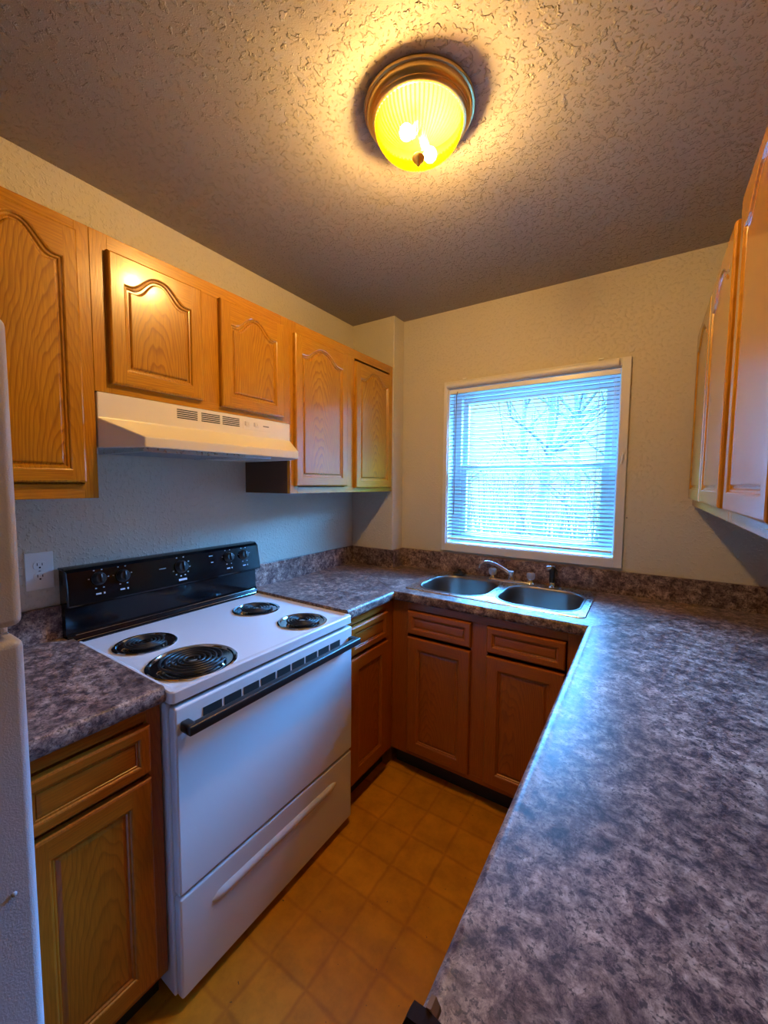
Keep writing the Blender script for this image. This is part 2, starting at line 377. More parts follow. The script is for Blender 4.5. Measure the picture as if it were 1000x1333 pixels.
bm = B(); tube(bm, [(.692, -.020, -.018), (.688, -.024, -.04), (.682, -.021, -.74)], .0026, 8); obj('tilt_wand', bm, GREYP, bl)
bm = B()
for dx in (0, .006): tube(bm, [(1.497+dx, -.017, -.02), (1.499+dx, -.018, -.40)], .0009, 6)
obj('pull_cord', bm, VINYLW, bl)
cl = thing('cord_cleat', 'small white cord cleat screwed to the right window casing', 'cleat', (1.543, -.0142, 1.575))
bm = B(); box(bm, -.004, .004, -.010, 0, -.012, .012, .002); tube(bm, [(-.003, -.012, -.026), (0, -.009, -.01), (0, -.009, .01), (.003, -.012, .026)], .003, 8)
obj('cleat_body', bm, VINYLW, cl)
for x, s in ((.735, 'left'), (1.434, 'right')):
    bm = B(); box(bm, -.011, .011, -.010, 0, -.002, .002, .0005); box(bm, -.011, .011, -.012, -.010, -.002, .005, .0005)
    tag(obj('curtain_bracket', bm, OUTL, None, (x, 0, 2.056)), 'tiny bracket on the wall over the window head, nearer its %s end' % s, 'bracket', 'brackets above the window')
bm = B(); lathe(bm, [(0, -.004), (.003, -.0035), (.004, -.0001)], 10, axis='y'); tag(obj('nail', bm, GREYP, None, (1.573, 0, 1.291)), 'small nail head in the wall right of the window', 'nail')

# ------------------------------------------------------------------ outdoors
bm = B(); box(bm, -9, 12, .6, 26, -1.2, -1.1); o = obj('lawn', bm, plain('frosty_grass', (.05, .06, .04), .9, bump=1, bscale=8)); o['kind'] = 'structure'
def tree(x, y, h, r, seed, label):
    rnd = random.Random(seed); t = thing('bare_tree', label, 'tree', (x, y, -1.1), 0, 'trees behind the blind')
    bm = B(); lean = rnd.uniform(-.5, .5)
    tr = [Vector((lean*(k/8)**1.3*1.2+rnd.uniform(-.05, .05), rnd.uniform(-.05, .05), h*k/8)) for k in range(9)]
    tube(bm, tr, [r*(1-.85*k/8) for k in range(9)], 10); obj('trunk', bm, BARK, t, smooth=60)
    bm = B()
    for k in range(16):
        i = rnd.randint(2, 7); p = tr[i].copy(); a = rnd.uniform(0, 2*PI); L_ = rnd.uniform(.8, 1.7)
        d = Vector((math.cos(a), math.sin(a)*.5, rnd.uniform(.3, 1.2))).normalized()
        pts = [p+d*L_*j/5+Vector((rnd.uniform(-.06, .06),)*3) for j in range(6)]; pts[0] = p
        tube(bm, pts, [r*.32*(1-.8*j/5) for j in range(6)], 6)
        for q in range(3):
            j = rnd.randint(2, 5); d2 = (d+Vector((rnd.uniform(-.9, .9), rnd.uniform(-.5, .5), rnd.uniform(-.2, .8)))).normalized()
            tube(bm, [pts[j], pts[j]+d2*.35, pts[j]+d2*.7+Vector((0, 0, .06))], [r*.12, r*.08, r*.03], 5)
    obj('branches', bm, BARK, t)
for a in [(-1.9, 4.6, 5.2, .085, 1, 'slim bare tree outside, furthest left behind the window blind'), (.1, 4.4, 6, .09, 2, 'leaning bare tree outside, behind the left half of the blind'),
          (1.0, 3.6, 5.5, .06, 3, 'thin bare tree outside, behind the middle of the blind'), (1.5, 2.9, 5.6, .06, 4, 'bare tree outside, closest behind the right side of the blind'),
          (-2.2, 12.5, 7, .15, 5, 'thick bare tree farther off, seen low through the blind')]: tree(*a)
bm = B(); rnd = random.Random(9)
for k in range(900):
    p = Vector((rnd.uniform(-6, 4), rnd.uniform(5.6, 7.6), -1.1)); hh = rnd.uniform(1.2, 2.9); dx = rnd.uniform(-.5, .5)
    tube(bm, [p, p+Vector((dx*.4, 0, hh*.5)), p+Vector((dx, rnd.uniform(-.3, .3), hh))], [.02, .014, .004], 4, cap=False)
o = obj('brush', bm, BARK); tag(o, 'tangled leafless brush outside beyond the lower window pane', 'brush'); o['kind'] = 'stuff'

# ------------------------------------------------------------------ cabinets
def door_meshes(w, h, arch, st, mats, drawer=False, th=.019):
    """returns (frame bm, panel bm); local x 0..w, z 0..h, front at y=-th"""
    N_ = 36
    f = B(); y1 = -th; e = .006
    def ring(pts, y): return [f.verts.new((x, y, z)) for x, z in pts]
    R0 = [(0, 0), (w, 0), (w, h), (0, h)]; R1 = [(e, e), (w-e, e), (w-e, h-e), (e, h-e)]
    a = ring(R0, 0); b = ring(R0, -th+.006); c0 = ring([(x+(.002 if x == 0 else -.002), z+(.002 if z == 0 else -.002)) for x, z in R0], -th+.002); c = ring(R1, y1)
    for p, q in ((a, b), (b, c0), (c0, c)):
        for i in range(4): f.faces.new((p[i], p[(i+1) % 4], q[(i+1) % 4], q[i]))
    f.faces.new(a[::-1])
    if drawer: top = lambda s: 0
    else: top = (lambda s: arch*(0 if s > .84 else (.5+.5*math.cos(PI*(s/.84)**1.25))))
    x0, x1, z0 = st, w-st, st; zt = h-st-arch if not drawer else h-st
    if not drawer and arch: zt = h-st*.72-arch
    opening = [(x0+(x1-x0)*i/N_, zt+top(abs(2*i/N_-1))) for i in range(N_+1)]
    # top and bottom rails (horizontal grain), stiles
    zf = lambda x, z: f.verts.new((x, y1, z))
    q = f.faces.new((zf(e, e), zf(x0, e), zf(x0, h-e), zf(e, h-e)))
    q = f.faces.new((zf(x1, e), zf(w-e, e), zf(w-e, h-e), zf(x1, h-e)))
    q = f.faces.new((zf(x0, e), zf(x1, e), zf(x1, z0), zf(x0, z0))); q.material_index = 1
    for i in range(N_):
        (xa, za), (xb, zb_) = opening[i], opening[i+1]
        q = f.faces.new((zf(xa, za), zf(xb, zb_), zf(xb, h-e), zf(xa, h-e))); q.material_index = 1
    loop = [(x0, z0), (x1, z0)] + opening[::-1]
    def inset(lp, d):
        xa, xb, wd = x0+d, x1-d, (x1-x0)/2; out = [(xa, z0+d), (xb, z0+d)]
        for i in range(N_, -1, -1):
            s_ = abs(2*i/N_-1); sl = (top(min(1, s_+.01))-top(max(0, s_-.01)))/(.02*wd)
            out.append((xa+(xb-xa)*i/N_, zt+top(s_)-d*min(1.5, math.sqrt(1+sl*sl))))
        return out
    specs = [(0, y1), (.003, y1+.0015), (.005, y1+.005), (.009, y1+.0055), (.012, y1+.0095)]
    def strip(bm_, specs_, cap):
        prev = None
        for d, y in specs_:
            cur = [bm_.verts.new((x, y, z)) for x, z in inset(loop, d)]
            if prev:
                for i in range(len(cur)): bm_.faces.new((prev[i], prev[(i+1) % len(cur)], cur[(i+1) % len(cur)], cur[i]))
            prev = cur
        if cap:
            topv = prev[2:][::-1]; bl_, br_ = prev[0], prev[1]; lo = [bl_]
            for i in range(1, len(topv)-1): lo.append(bm_.verts.new((topv[i].co.x, bl_.co.y, bl_.co.z)))
            lo.append(br_)
            for i in range(len(topv)-1): bm_.faces.new((lo[i], lo[i+1], topv[i+1], topv[i]))
    strip(f, specs, False)
    bmesh.ops.remove_doubles(f, verts=list(f.verts), dist=1e-5)
    p = B()
    strip(p, [(.011, y1+.0096), (.016, y1+.0096), (.0185, y1+.0055), (.0215, y1+.004)] if arch else [(.011, y1+.0096), (.014, y1+.0096), (.022, y1+.0068)] if not drawer else
          [(.011, y1+.0096), (.013, y1+.006), (.020, y1+.005)], True)
    return f, p
def front(parent, name, x, z, w, h, mats, arch=0, st=.05, drawer=False):
    f, p = door_meshes(w, h, arch, st, mats, drawer)
    d = obj(name, f, [mats[0], mats[1]], parent, (x, 0, z))
    obj(name+'_panel', p, mats[2] if not drawer else mats[1], d)
    return d
def cabinet(name, label, cat, loc, rz, w, h, d, fronts, mats, group, frame=None, toe=0, hollow=False):
    t = thing(name, label, cat, loc, rz, group)
    bm = B()
    if hollow:
        box(bm, 0, .016, .019, d, toe, h); box(bm, w-.016, w, .019, d, toe, h); box(bm, .016, w-.016, d-.012, d, toe, h); box(bm, .016, w-.016, .019, d-.012, toe, toe+.016)
    else: box(bm, 0, w, .019, d, toe, h)
    obj('carcass', bm, mats[3] if len(mats) > 3 else mats[0], t)
    st, tp, bt, muls = frame
    def piece(nm, m, *bb):
        bm = B(); box(bm, *bb, .0008, 1); obj(nm, bm, m, t)
    piece('frame_stile', mats[0], 0, st[0], 0, .0189, toe, h); piece('frame_stile', mats[0], w-st[1], w, 0, .0189, toe, h)
    for (a, b_) in muls: piece('frame_stile', mats[0], a, b_, .0002, .0188, toe+bt, h-tp)
    piece('frame_rail', mats[1], st[0], w-st[1], .0001, .0189, h-tp, h); piece('frame_rail', mats[1], st[0], w-st[1], .0001, .0189, toe, toe+bt)
    for fr in fronts: front(t, *fr[:5], mats, *fr[5:])
    if toe:
        bm = B(); box(bm, 0, w, .055, d, 0, toe); obj('toe_kick', bm, BLACKB, t)
    return t
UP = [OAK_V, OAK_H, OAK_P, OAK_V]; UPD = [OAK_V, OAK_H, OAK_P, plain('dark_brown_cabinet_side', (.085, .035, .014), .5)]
XU = .3105; ZT = 2.158; ZB = 1.398; GU = 'wall cabinets on the left wall'
# left wall run (local x -> +Y, front -> +X)
y0 = -1.7262
hc = cabinet('wall_cabinet', 'short oak wall cabinet with two arched doors directly over the white range hood', 'cabinet', (XU, y0, 1.707), PI/2, .752, ZT-1.707, XU-.002,
        [('door', .039, .027, .292, .378, .052, .040), ('door', .404, .020, .304, .388, .052, .040)], UP, GU, ((.045, .045), .045, .03, [(.33, .41)]))
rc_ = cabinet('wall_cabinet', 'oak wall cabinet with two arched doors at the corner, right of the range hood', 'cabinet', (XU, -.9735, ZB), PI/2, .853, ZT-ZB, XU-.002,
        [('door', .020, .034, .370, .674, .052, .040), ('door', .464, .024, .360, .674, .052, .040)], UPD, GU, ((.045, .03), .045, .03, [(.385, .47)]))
lc_ = cabinet('wall_cabinet', 'tall oak wall cabinet with one arched door, left of the range hood by the refrigerator', 'cabinet', (XU, -2.034, ZB), PI/2, .307, ZT-ZB, XU-.002,
        [('door', .012, .045, .262, .684, .060, .034)], UP, GU, ((.03, .034), .045, .04, []))
# right wall run (local x -> -Y, front -> -X)
XR = 1.82; GR = 'wall cabinets on the right wall'
cabinet('wall_cabinet', 'oak wall cabinet with two arched doors on the right wall, nearest the window wall', 'cabinet', (XR, -.003, 1.36), -PI/2, .97, .76, W-XR-.002,
        [('door', .035, .03, .435, .70, .052, .040), ('door', .495, .03, .435, .70, .052, .040)], UP, GR, ((.045, .045), .04, .03, [(.46, .50)]))
cabinet('wall_cabinet', 'oak wall cabinet on the right wall, cut off by the right photo edge', 'cabinet', (XR, -.975, 1.36), -PI/2, .95, .76, W-XR-.002,
        [('door', .05, .03, .415, .70, .052, .040), ('door', .49, .03, .41, .70, .052, .040)], UP, GR, ((.045, .045), .04, .03, [(.46, .50)]))

# base cabinets
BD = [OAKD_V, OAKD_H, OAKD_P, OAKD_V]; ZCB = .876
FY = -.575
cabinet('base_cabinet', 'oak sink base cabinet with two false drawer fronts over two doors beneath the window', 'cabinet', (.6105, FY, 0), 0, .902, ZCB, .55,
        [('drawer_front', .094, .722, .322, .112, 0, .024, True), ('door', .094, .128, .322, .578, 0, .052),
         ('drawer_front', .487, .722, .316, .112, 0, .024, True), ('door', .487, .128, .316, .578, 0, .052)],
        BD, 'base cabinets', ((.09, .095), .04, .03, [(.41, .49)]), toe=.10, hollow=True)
XL = .610
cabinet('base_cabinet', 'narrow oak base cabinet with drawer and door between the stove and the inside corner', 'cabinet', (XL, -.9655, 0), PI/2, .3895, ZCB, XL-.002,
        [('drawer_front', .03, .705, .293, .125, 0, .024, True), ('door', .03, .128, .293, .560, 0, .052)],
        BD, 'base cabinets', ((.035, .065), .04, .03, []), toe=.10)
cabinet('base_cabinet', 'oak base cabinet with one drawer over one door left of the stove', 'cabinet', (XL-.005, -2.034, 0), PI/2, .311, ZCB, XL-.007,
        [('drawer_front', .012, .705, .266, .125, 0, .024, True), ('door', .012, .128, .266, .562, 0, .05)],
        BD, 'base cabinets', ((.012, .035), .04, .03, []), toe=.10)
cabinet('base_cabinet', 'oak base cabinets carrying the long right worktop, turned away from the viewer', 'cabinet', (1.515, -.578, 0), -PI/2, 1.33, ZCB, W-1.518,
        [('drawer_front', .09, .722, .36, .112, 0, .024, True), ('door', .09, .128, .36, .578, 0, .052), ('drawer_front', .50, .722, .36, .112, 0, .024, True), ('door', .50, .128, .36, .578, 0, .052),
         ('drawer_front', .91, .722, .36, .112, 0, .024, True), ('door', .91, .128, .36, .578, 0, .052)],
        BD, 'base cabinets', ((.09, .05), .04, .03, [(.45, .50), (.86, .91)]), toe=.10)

# ------------------------------------------------------------------ worktops
ZC = .9185
def nose(sgn=1):
    """profile (d from front edge inwards, z), rolled front with slight raised drip lip"""
    P = []
    for k in range(7):
        a = PI/2*k/6; P.append((.014-.014*math.sin(a), ZC-.044+.006+.0*a - .006*math.cos(a)*0))
    P = [(.030, ZC-.042), (.012, ZC-.042), (.005, ZC-.040), (.001, ZC-.034), (0, ZC-.026), (0, ZC-.014), (.002, ZC-.005), (.007, ZC+.0005), (.013, ZC+.0022), (.020, ZC+.0018), (.032, ZC)]
    return P
def counter(bm, axis, front_at, into, a0, a1, depth, splash=True, cut=None):
    """sweep the counter section. into=+1/-1 direction from front edge to wall along the other axis"""
    prof = nose() + [(depth, ZC), (depth, ZC-.042)]
    pts = [(front_at+into*d, z) for d, z in prof]
    prism(bm, pts, axis, a0, a1)
XF, YF, XRE = .6376, -.605, 1.4834
YE = -1.925
# left return (stove to corner), mitre from the inside corner (XF,YF) to the wall corner
k_l = (0-YF)/(0-XF)        # y = YF + (x-XF)*k_l
bm = B(); mit = lambda p: YF+(p[0]-XF)*k_l*.80
counter(bm, 'y', XF, -1, -.9655, lambda p: min(mit(p), -.121 if p[0] < .32 else 0), XF-.001)
ct1 = thing('countertop', 'short stone-look countertop between stove and corner with a mitred seam', 'countertop', (0, 0, 0), 0, 'laminate worktops')
obj('worktop', bm, LAM, ct1, smooth=40)
bm = B(); box(bm, .0015, .020, -.966, -.1205, ZC-.002, 1.030, .003); obj('backsplash', bm, LAM, ct1)
bm = B(); prism(bm, [(0, ZC-.038), (0, ZC), (.004, ZC+.0035), (.016, ZC+.0035), (.020, ZC)], 'x', .02, XF-.03)
bm.free()
# sink run with a hole
bm = B()
d0, d1 = .075, .56       # strip bounds
SX0, SX1, SY0, SY1 = .639, 1.469, -.5177, -.0463
lm = lambda p: XF+(p[0]-YF)/(k_l*.80); rmx = lambda p: XRE+(p[0]-YF)
prism(bm, [(YF+d, z) for d, z in nose()+[(.0985, ZC), (.0985, ZC-.04)]], 'x', lm, rmx)
prism(bm, [(YF+.0985, ZC-.04), (YF+.0985, ZC), (-.1205, ZC), (-.1205, ZC-.04)], 'x', lambda p: max(lm(p), .0), lambda p: SX0+.018)
prism(bm, [(-.1205, ZC-.04), (-.1205, ZC), (-.06, ZC), (-.06, ZC-.04)], 'x', CH[1]+.001, SX0+.018)
prism(bm, [(YF+.0985, ZC-.04), (YF+.0985, ZC), (-.06, ZC), (-.06, ZC-.04)], 'x', lambda p: SX1-.018, lambda p: min(rmx(p), W-.001))
prism(bm, [(-.06, ZC-.04), (-.06, ZC), (-.001, ZC), (-.001, ZC-.04)], 'x', lambda p: max(CH[1]+.001, lm(p)), lambda p: min(rmx(p), W-.001))
ct2 = thing('countertop', 'stone-look countertop under the window holding the sink', 'countertop', (0, 0, 0), 0, 'laminate worktops')
obj('worktop', bm, LAM, ct2, smooth=40)
bm = B(); box(bm, CH[1]+.0205, W-.0015, -.020, -.0015, ZC-.002, 1.030, .003); box(bm, CH[1]+.001, CH[1]+.020, -.140, -.0015, ZC-.002, 1.030, .003); box(bm, .021, CH[1]+.0015, -.140, -.1205, ZC-.002, 1.030, .003)
obj('backsplash', bm, LAM, ct2)
# right run
bm = B(); 
pts = [(XRE+d, z) for d, z in nose()+[(-YF-.002, ZC), (W-XRE-.0015, ZC), (W-XRE-.0015, ZC-.042), (-YF-.002, ZC-.042)]]
prism(bm, pts, 'y', lambda p: YE, lambda p: min(YF+(p[0]-XRE), -.002))
ct3 = thing('countertop', 'long broad stone-look countertop filling the right foreground', 'countertop', (0, 0, 0), 0, 'laminate worktops')
obj('worktop', bm, LAM, ct3, smooth=40)
bm = B(); box(bm, W-.020, W-.0015, YE, -.0205, ZC-.002, 1.030, .003); obj('backsplash', bm, LAM, ct3)
bm = B(); cap = [(XRE-.008, ZC-.046), (XRE-.008, ZC-.002), (XRE-.003, ZC+.010), (XRE+.012, ZC+.011), (XRE+.05, ZC+.002), (W-.0015, ZC+.001), (W-.0015, ZC-.046)]
prism(bm, cap, 'y', YE-.016, YE-.0005); c_ = obj('end_cap', bm, DKBR, ct3); c_['label'] = 'dark brown end cap at the near edge'
bm = B(); prism(bm, [(XRE+.008, ZC-.002), (XRE+.010, ZC+.012), (XRE+.015, ZC+.013), (XRE+.020, ZC+.006), (XRE+.022, ZC-.002)], 'y', YE-.0005, YE+.012); c_ = obj('chipped_edge', bm, PEG, ct3); c_['label'] = 'raw tan board showing at the chipped corner'
# seams (dark joint lines standing in the mitres)
bm = B(); L_ = .44
box(bm, 0, L_, -.0005, .0005, 0, .0005); s_ = obj('seam', bm, SLOT, ct3, (XRE+.03, YF+.03, ZC-.0002)); s_.rotation_euler = (0, 0, PI/4)
bm = B(); box(bm, -.42, 0, -.0005, .0005, 0, .0006); s_ = obj('seam', bm, PEG, ct1, (XF-.03, YF-.03*k_l*.8, ZC-.0002)); s_.rotation_euler = (0, 0, math.atan(k_l*.8))
# left of the stove
bm = B(); pts = [(XF-d, z) for d, z in nose()+[(XF-.001, ZC), (XF-.001, ZC-.042)]]
prism(bm, pts, 'y', -2.034, -1.7235)
ct4 = thing('countertop', 'small stone-look countertop between the refrigerator and the stove', 'countertop', (0, 0, 0), 0, 'laminate worktops')
obj('worktop', bm, LAM, ct4, smooth=40)
bm = B(); box(bm, .0015, .020, -2.034, -1.7235, ZC-.002, 1.030, .003); obj('backsplash', bm, LAM, ct4)

# ------------------------------------------------------------------ sink
sk = thing('sink', 'double bowl stainless steel drop-in sink under the window', 'sink', ((SX0+SX1)/2, (SY0+SY1)/2, ZC))
def rrect(x0, x1, y0, y1, r, n=8, sup=None):
    P = []
    for cx, cy, a in ((x1-r, y1-r, 0), (x0+r, y1-r, 90), (x0+r, y0+r, 180), (x1-r, y0+r, 270)):
        for k in range(n+1):
            t = math.radians(a+90*k/n); P.append((cx+r*math.cos(t), cy+r*math.sin(t)))
    return P
SW, SD = (SX1-SX0)/2, (SY1-SY0)/2
bm = B()
def ringv(P, z): return [bm.verts.new((x, y, z)) for x, y in P]
def bridge(a, b, mi=0):
    n_ = len(a)
    for i in range(n_): bm.faces.new((a[i], a[(i+1) % n_], b[(i+1) % n_], b[i])).material_index = mi
o0 = ringv(rrect(-SW, SW, -SD, SD, .022), .0008); o1 = ringv(rrect(-SW+.003, SW-.003, -SD+.003, SD-.003, .02), .0045)
o2 = ringv(rrect(-SW+.010, SW-.010, -SD+.010, SD-.010, .016), .0045); o3 = ringv(rrect(-SW+.014, SW-.014, -SD+.014, SD-.014, .014), .0028)
bridge(o0, o1); bridge(o1, o2); bridge(o2, o3)
BW = [(-SW+.030, -.017), (.017, SW-.030)]; BY0, BY1 = -SD+.028, SD-.072
holes = []
for x0, x1 in BW:
    h0 = ringv(rrect(x0, x1, BY0, BY1, .115, 10), .0028); holes.append(h0)
edges = []
for lp in [o3]+holes:
    for i in range(len(lp)):
        e_ = bm.edges.get((lp[i], lp[(i+1) % len(lp)])) or bm.edges.new((lp[i], lp[(i+1) % len(lp)])); edges.append(e_)
bmesh.ops.triangle_fill(bm, edges=edges, use_beauty=True)
obj('sink_deck', bm, STEEL, sk, smooth=40)
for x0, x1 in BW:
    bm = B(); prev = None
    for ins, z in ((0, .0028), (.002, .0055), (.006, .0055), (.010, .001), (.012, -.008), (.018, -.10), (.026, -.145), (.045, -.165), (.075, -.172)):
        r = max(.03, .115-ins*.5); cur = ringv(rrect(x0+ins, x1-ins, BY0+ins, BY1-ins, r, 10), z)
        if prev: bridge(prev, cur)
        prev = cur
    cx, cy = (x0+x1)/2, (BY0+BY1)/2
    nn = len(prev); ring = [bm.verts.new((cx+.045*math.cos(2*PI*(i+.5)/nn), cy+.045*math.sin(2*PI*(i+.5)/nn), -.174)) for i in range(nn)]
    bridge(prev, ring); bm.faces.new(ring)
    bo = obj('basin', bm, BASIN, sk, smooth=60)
    bm = B(); lathe(bm, [(.042, -.1735), (.042, -.171), (.034, -.170), (.030, -.1735), (0, -.1736)], 28, (cx, cy, 0)); obj('drain', bm, CHROME, bo, smooth=40)
# faucet
YD = -.080; ZD = ZC+.0032
fa = thing('faucet', 'chrome two-handle kitchen faucet with clear knobs on the sink deck', 'faucet', (1.055, YD, ZD))
bm = B(); P = rrect(-.125, .125, -.026, .026, .024, 6); a = ringv(P, 0); b = ringv(P, .006); c = ringv(rrect(-.120, .120, -.021, .021, .020, 6), .012)
bridge(a, b); bridge(b, c); bm.faces.new(c); bm.faces.new(a[::-1]); obj('base_plate', bm, CHROME, fa, smooth=40)
bm = B(); lathe(bm, [(.019, .010), (.019, .016), (.014, .022), (.013, .040), (.017, .044), (.017, .058), (.012, .062), (0, .0625)], 24); obj('spout_base', bm, CHROME, fa, smooth=40)
tip = Vector((-.155, -.05, .088)); bm = B(); pts = []
for k in range(13):
    t = k/12; pts.append(Vector((tip.x*t, tip.y*t, .042+.060*math.sin(PI*.5*min(1, t*1.15))-.030*max(0, t-.82)**1.5*8)))
pts.append(pts[-1]+Vector((-.006, -.002, -.018)))
tube(bm, pts, [.0095-.0025*k/13 for k in range(14)], 12); obj('spout', bm, CHROME, fa, smooth=60)
for x in (-.102, .102):
    bm = B(); lathe(bm, [(.016, .010), (.014, .016), (.010, .022), (.009, .030), (0, .030)], 20, (x, 0, 0)); st_ = obj('valve_stem', bm, CHROME, fa, smooth=40)
    bm = B(); pr_ = []
    seg = 24; rings = []
    for r, z in ((.014, .026), (.020, .034), (.022, .048), (.020, .060), (.012, .064)):
        rings.append([bm.verts.new((x+(r*(1-.06*(k % 4 == 0)))*math.cos(2*PI*k/seg), (r*(1-.06*(k % 4 == 0)))*math.sin(2*PI*k/seg), z)) for k in range(seg)])
    for a, b in zip(rings, rings[1:]): bridge(a, b)
    bm.faces.new(rings[0][::-1]); bm.faces.new(rings[-1]); kb = obj('knob', bm, ACRYL, fa, smooth=40); kb['label'] = 'clear acrylic handle'
    bm = B(); lathe(bm, [(.009, .0641), (.008, .066), (0, .0665)], 16, (x, 0, 0)); obj('knob_cap', bm, CHROME, kb, smooth=40)
sp = thing('sink_sprayer', 'black pull-out sink sprayer with chrome collar right of the faucet', 'sprayer', (1.262, YD, ZD))
bm = B(); lathe(bm, [(.021, 0), (.021, .004), (.014, .008), (.013, .022), (.015, .026), (0, .026)], 22); obj('collar', bm, CHROME, sp, smooth=40)
bm = B(); lathe(bm, [(.012, .024), (.015, .04), (.0145, .07), (.017, .088), (.017, .100), (.011, .109), (0, .110)], 18); obj('sprayer_body', bm, BLACKM, sp, smooth=50)
bm = B(); tube(bm, [(.004, 0, .099), (-.010, -.006, .100), (-.026, -.013, .096)], [.010, .012, .013], 14); obj('spray_head', bm, CHROME, sp, smooth=40)
bm = B(); tube(bm, [(.010, .0, .104), (.020, .002, .090), (.022, .002, .066)], [.004, .004, .003], 8); obj('trigger', bm, BLACKM, sp, smooth=40)
stp = thing('sink_stopper', 'black rubber sink stopper lying on the left end of the sink deck', 'stopper', (.758, -.086, ZD))
bm = B(); lathe(bm, [(.022, 0), (.036, .003), (.036, .011), (.024, .015), (.012, .017), (.009, .026), (.013, .030), (0, .033)], 26); obj('plug', bm, RUBBER, stp, smooth=40)
# ------------------------------------------------------------------ stove
ys0, ys1 = -1.7204, -.9668; sw = ys1-ys0
st = thing('stove', 'white freestanding electric coil stove with black backguard', 'stove', (0, ys0, 0))   # local x = world x, local y 0..sw
bm = B(); box(bm, .03, .628, .002, sw-.002, .03, .868, .004); obj('body', bm, ENAMEL, st)
for x, y in ((.09, .05), (.58, .05), (.09, sw-.05), (.58, sw-.05)):
    bm = B(); lathe(bm, [(.016, 0), (.016, .01), (.008, .012), (.008, .031)], 12, (x, y, 0)); obj('levelling_foot', bm, BLACKM, st)
bm = B(); box(bm, .60, .646, .006, sw-.006, .8685, .8745); obj('vent_gap', bm, SLOT, st)
# cooktop: tray with raised rim and burner wells
ZT_ = .907
bcs = [(.264, -1.590, .096), (.521, -1.578, .128), (.268, -1.135, .097), (.540, -1.134, .096)]
bm = B()
outer = rrect(.035, .657, 0, sw, .012, 4)
r0 = ringv(outer, .875); r1 = ringv(outer, ZT_-.004); r2 = ringv(rrect(.038, .654, .003, sw-.003, .010, 4), ZT_); r3 = ringv(rrect(.050, .640, .014, sw-.014, .010, 4), ZT_)
r4 = ringv(rrect(.058, .630, .022, sw-.022, .010, 4), ZT_-.005)
for a, b in ((r0, r1), (r1, r2), (r2, r3), (r3, r4)): bridge(a, b)
bm.faces.new(r0[::-1])
edges = [bm.edges.get((r4[i], r4[(i+1) % len(r4)])) for i in range(len(r4))]
for x, y, r in bcs:
    c = [bm.verts.new((x+(r-.006)*math.cos(2*PI*k/48), y-ys0+(r-.006)*math.sin(2*PI*k/48), ZT_-.005)) for k in range(48)]
    edges += [bm.edges.new((c[k], c[(k+1) % 48])) for k in range(48)]
bmesh.ops.triangle_fill(bm, edges=edges, use_beauty=True)
obj('cooktop', bm, ENAMEL, st, smooth=25)
for x, y, r in bcs:
    bu = D.objects.new('burner', None); COL.objects.link(bu); bu.parent = st; bu.location = (x, y-ys0, ZT_-.005)
    bm = B(); lathe(bm, [(r-.001, .0002), (r, .003), (r-.004, .0055), (r-.011, .0045), (r-.017, -.004), (r*.62, -.020), (r*.3, -.024), (.015, -.025), (0, -.025)], 56)
    dp = obj('drip_pan', bm, CHROME if True else 0, bu, smooth=40)
    bm = B(); R_ = r-.032; turns = 5 if r > .11 else 4; pts = []; nn = turns*40
    for k in range(nn+1):
        t = k/nn; rr = .017+(R_-.017)*t; a = 2*PI*turns*t+.6; pts.append((rr*math.cos(a), rr*math.sin(a), .0095))
    tube(bm, pts, .0039, 8); tube(bm, [pts[-1], (R_*.98*math.cos(.75), R_*math.sin(.75)*.98, .004), (R_*1.0*math.cos(.75), R_*math.sin(.75), -.008)], .0046, 8)
    obj('coil', bm, COIL, bu, smooth=60)
    bm = B()
    for k in range(3):
        a = 2*PI*k/3+.4; tube(bm, [(.01*math.cos(a), .01*math.sin(a), .003), ((R_+.004)*math.cos(a), (R_+.004)*math.sin(a), .003), ((R_+.008)*math.cos(a), (R_+.008)*math.sin(a), -.003)], .0022, 6)
    lathe(bm, [(.013, .001), (.013, .007), (0, .008)], 18); obj('coil_support', bm, CHROME, bu, smooth=40)
# backguard
bm = B()
prof = [(.012, .895), (.074, .895), (.074, .908), (.066, .914), (.062, .925), (.052, .935), (.050, 1.018), (.060, 1.024), (.086, 1.030), (.088, 1.036), (.066, 1.142), (.058, 1.152), (.044, 1.156), (.012, 1.156)]
prism(bm, prof, 'y', -.018, sw+.004); bg_ = obj('backguard', bm, BLACKG, st, smooth=20)
bm = B()
for z, x in ((.9275, .0605), (.9115, .0706)): tube(bm, [(x+.001, .005, z), (x+.001, sw-.01, z)], .0014, 6)
bt_ = obj('trim_strip', bm, CHROME, bg_); bt_['label'] = 'pair of thin bright trim lines'
bm = B()   # rounded end lips
bm.free()
for y in (-.018, sw+.004):
    bm = B(); tube(bm, [(.084, y, 1.034), (.064, y, 1.142), (.050, y, 1.153), (.014, y, 1.153)], .004, 8); obj('end_lip', bm, BLACKM, bg_, smooth=60)
nrm = Vector((.106, 0, .022)).normalized(); tdir = Vector((-.022, 0, .106)).normalized()
def face_pt(y, s, out=0):   # s: 0 bottom..1 top of the sloped panel
    p = Vector((.088, y, 1.036)).lerp(Vector((.066, y, 1.142)), s); return p+nrm*out
def on_panel(name, bm, mat, y, s, parent, out=0., smooth=40):
    o = obj(name, bm, mat, parent, face_pt(y, s, out), smooth=smooth); o.rotation_euler = (0, math.atan2(.022, .106)*-1, 0); return o
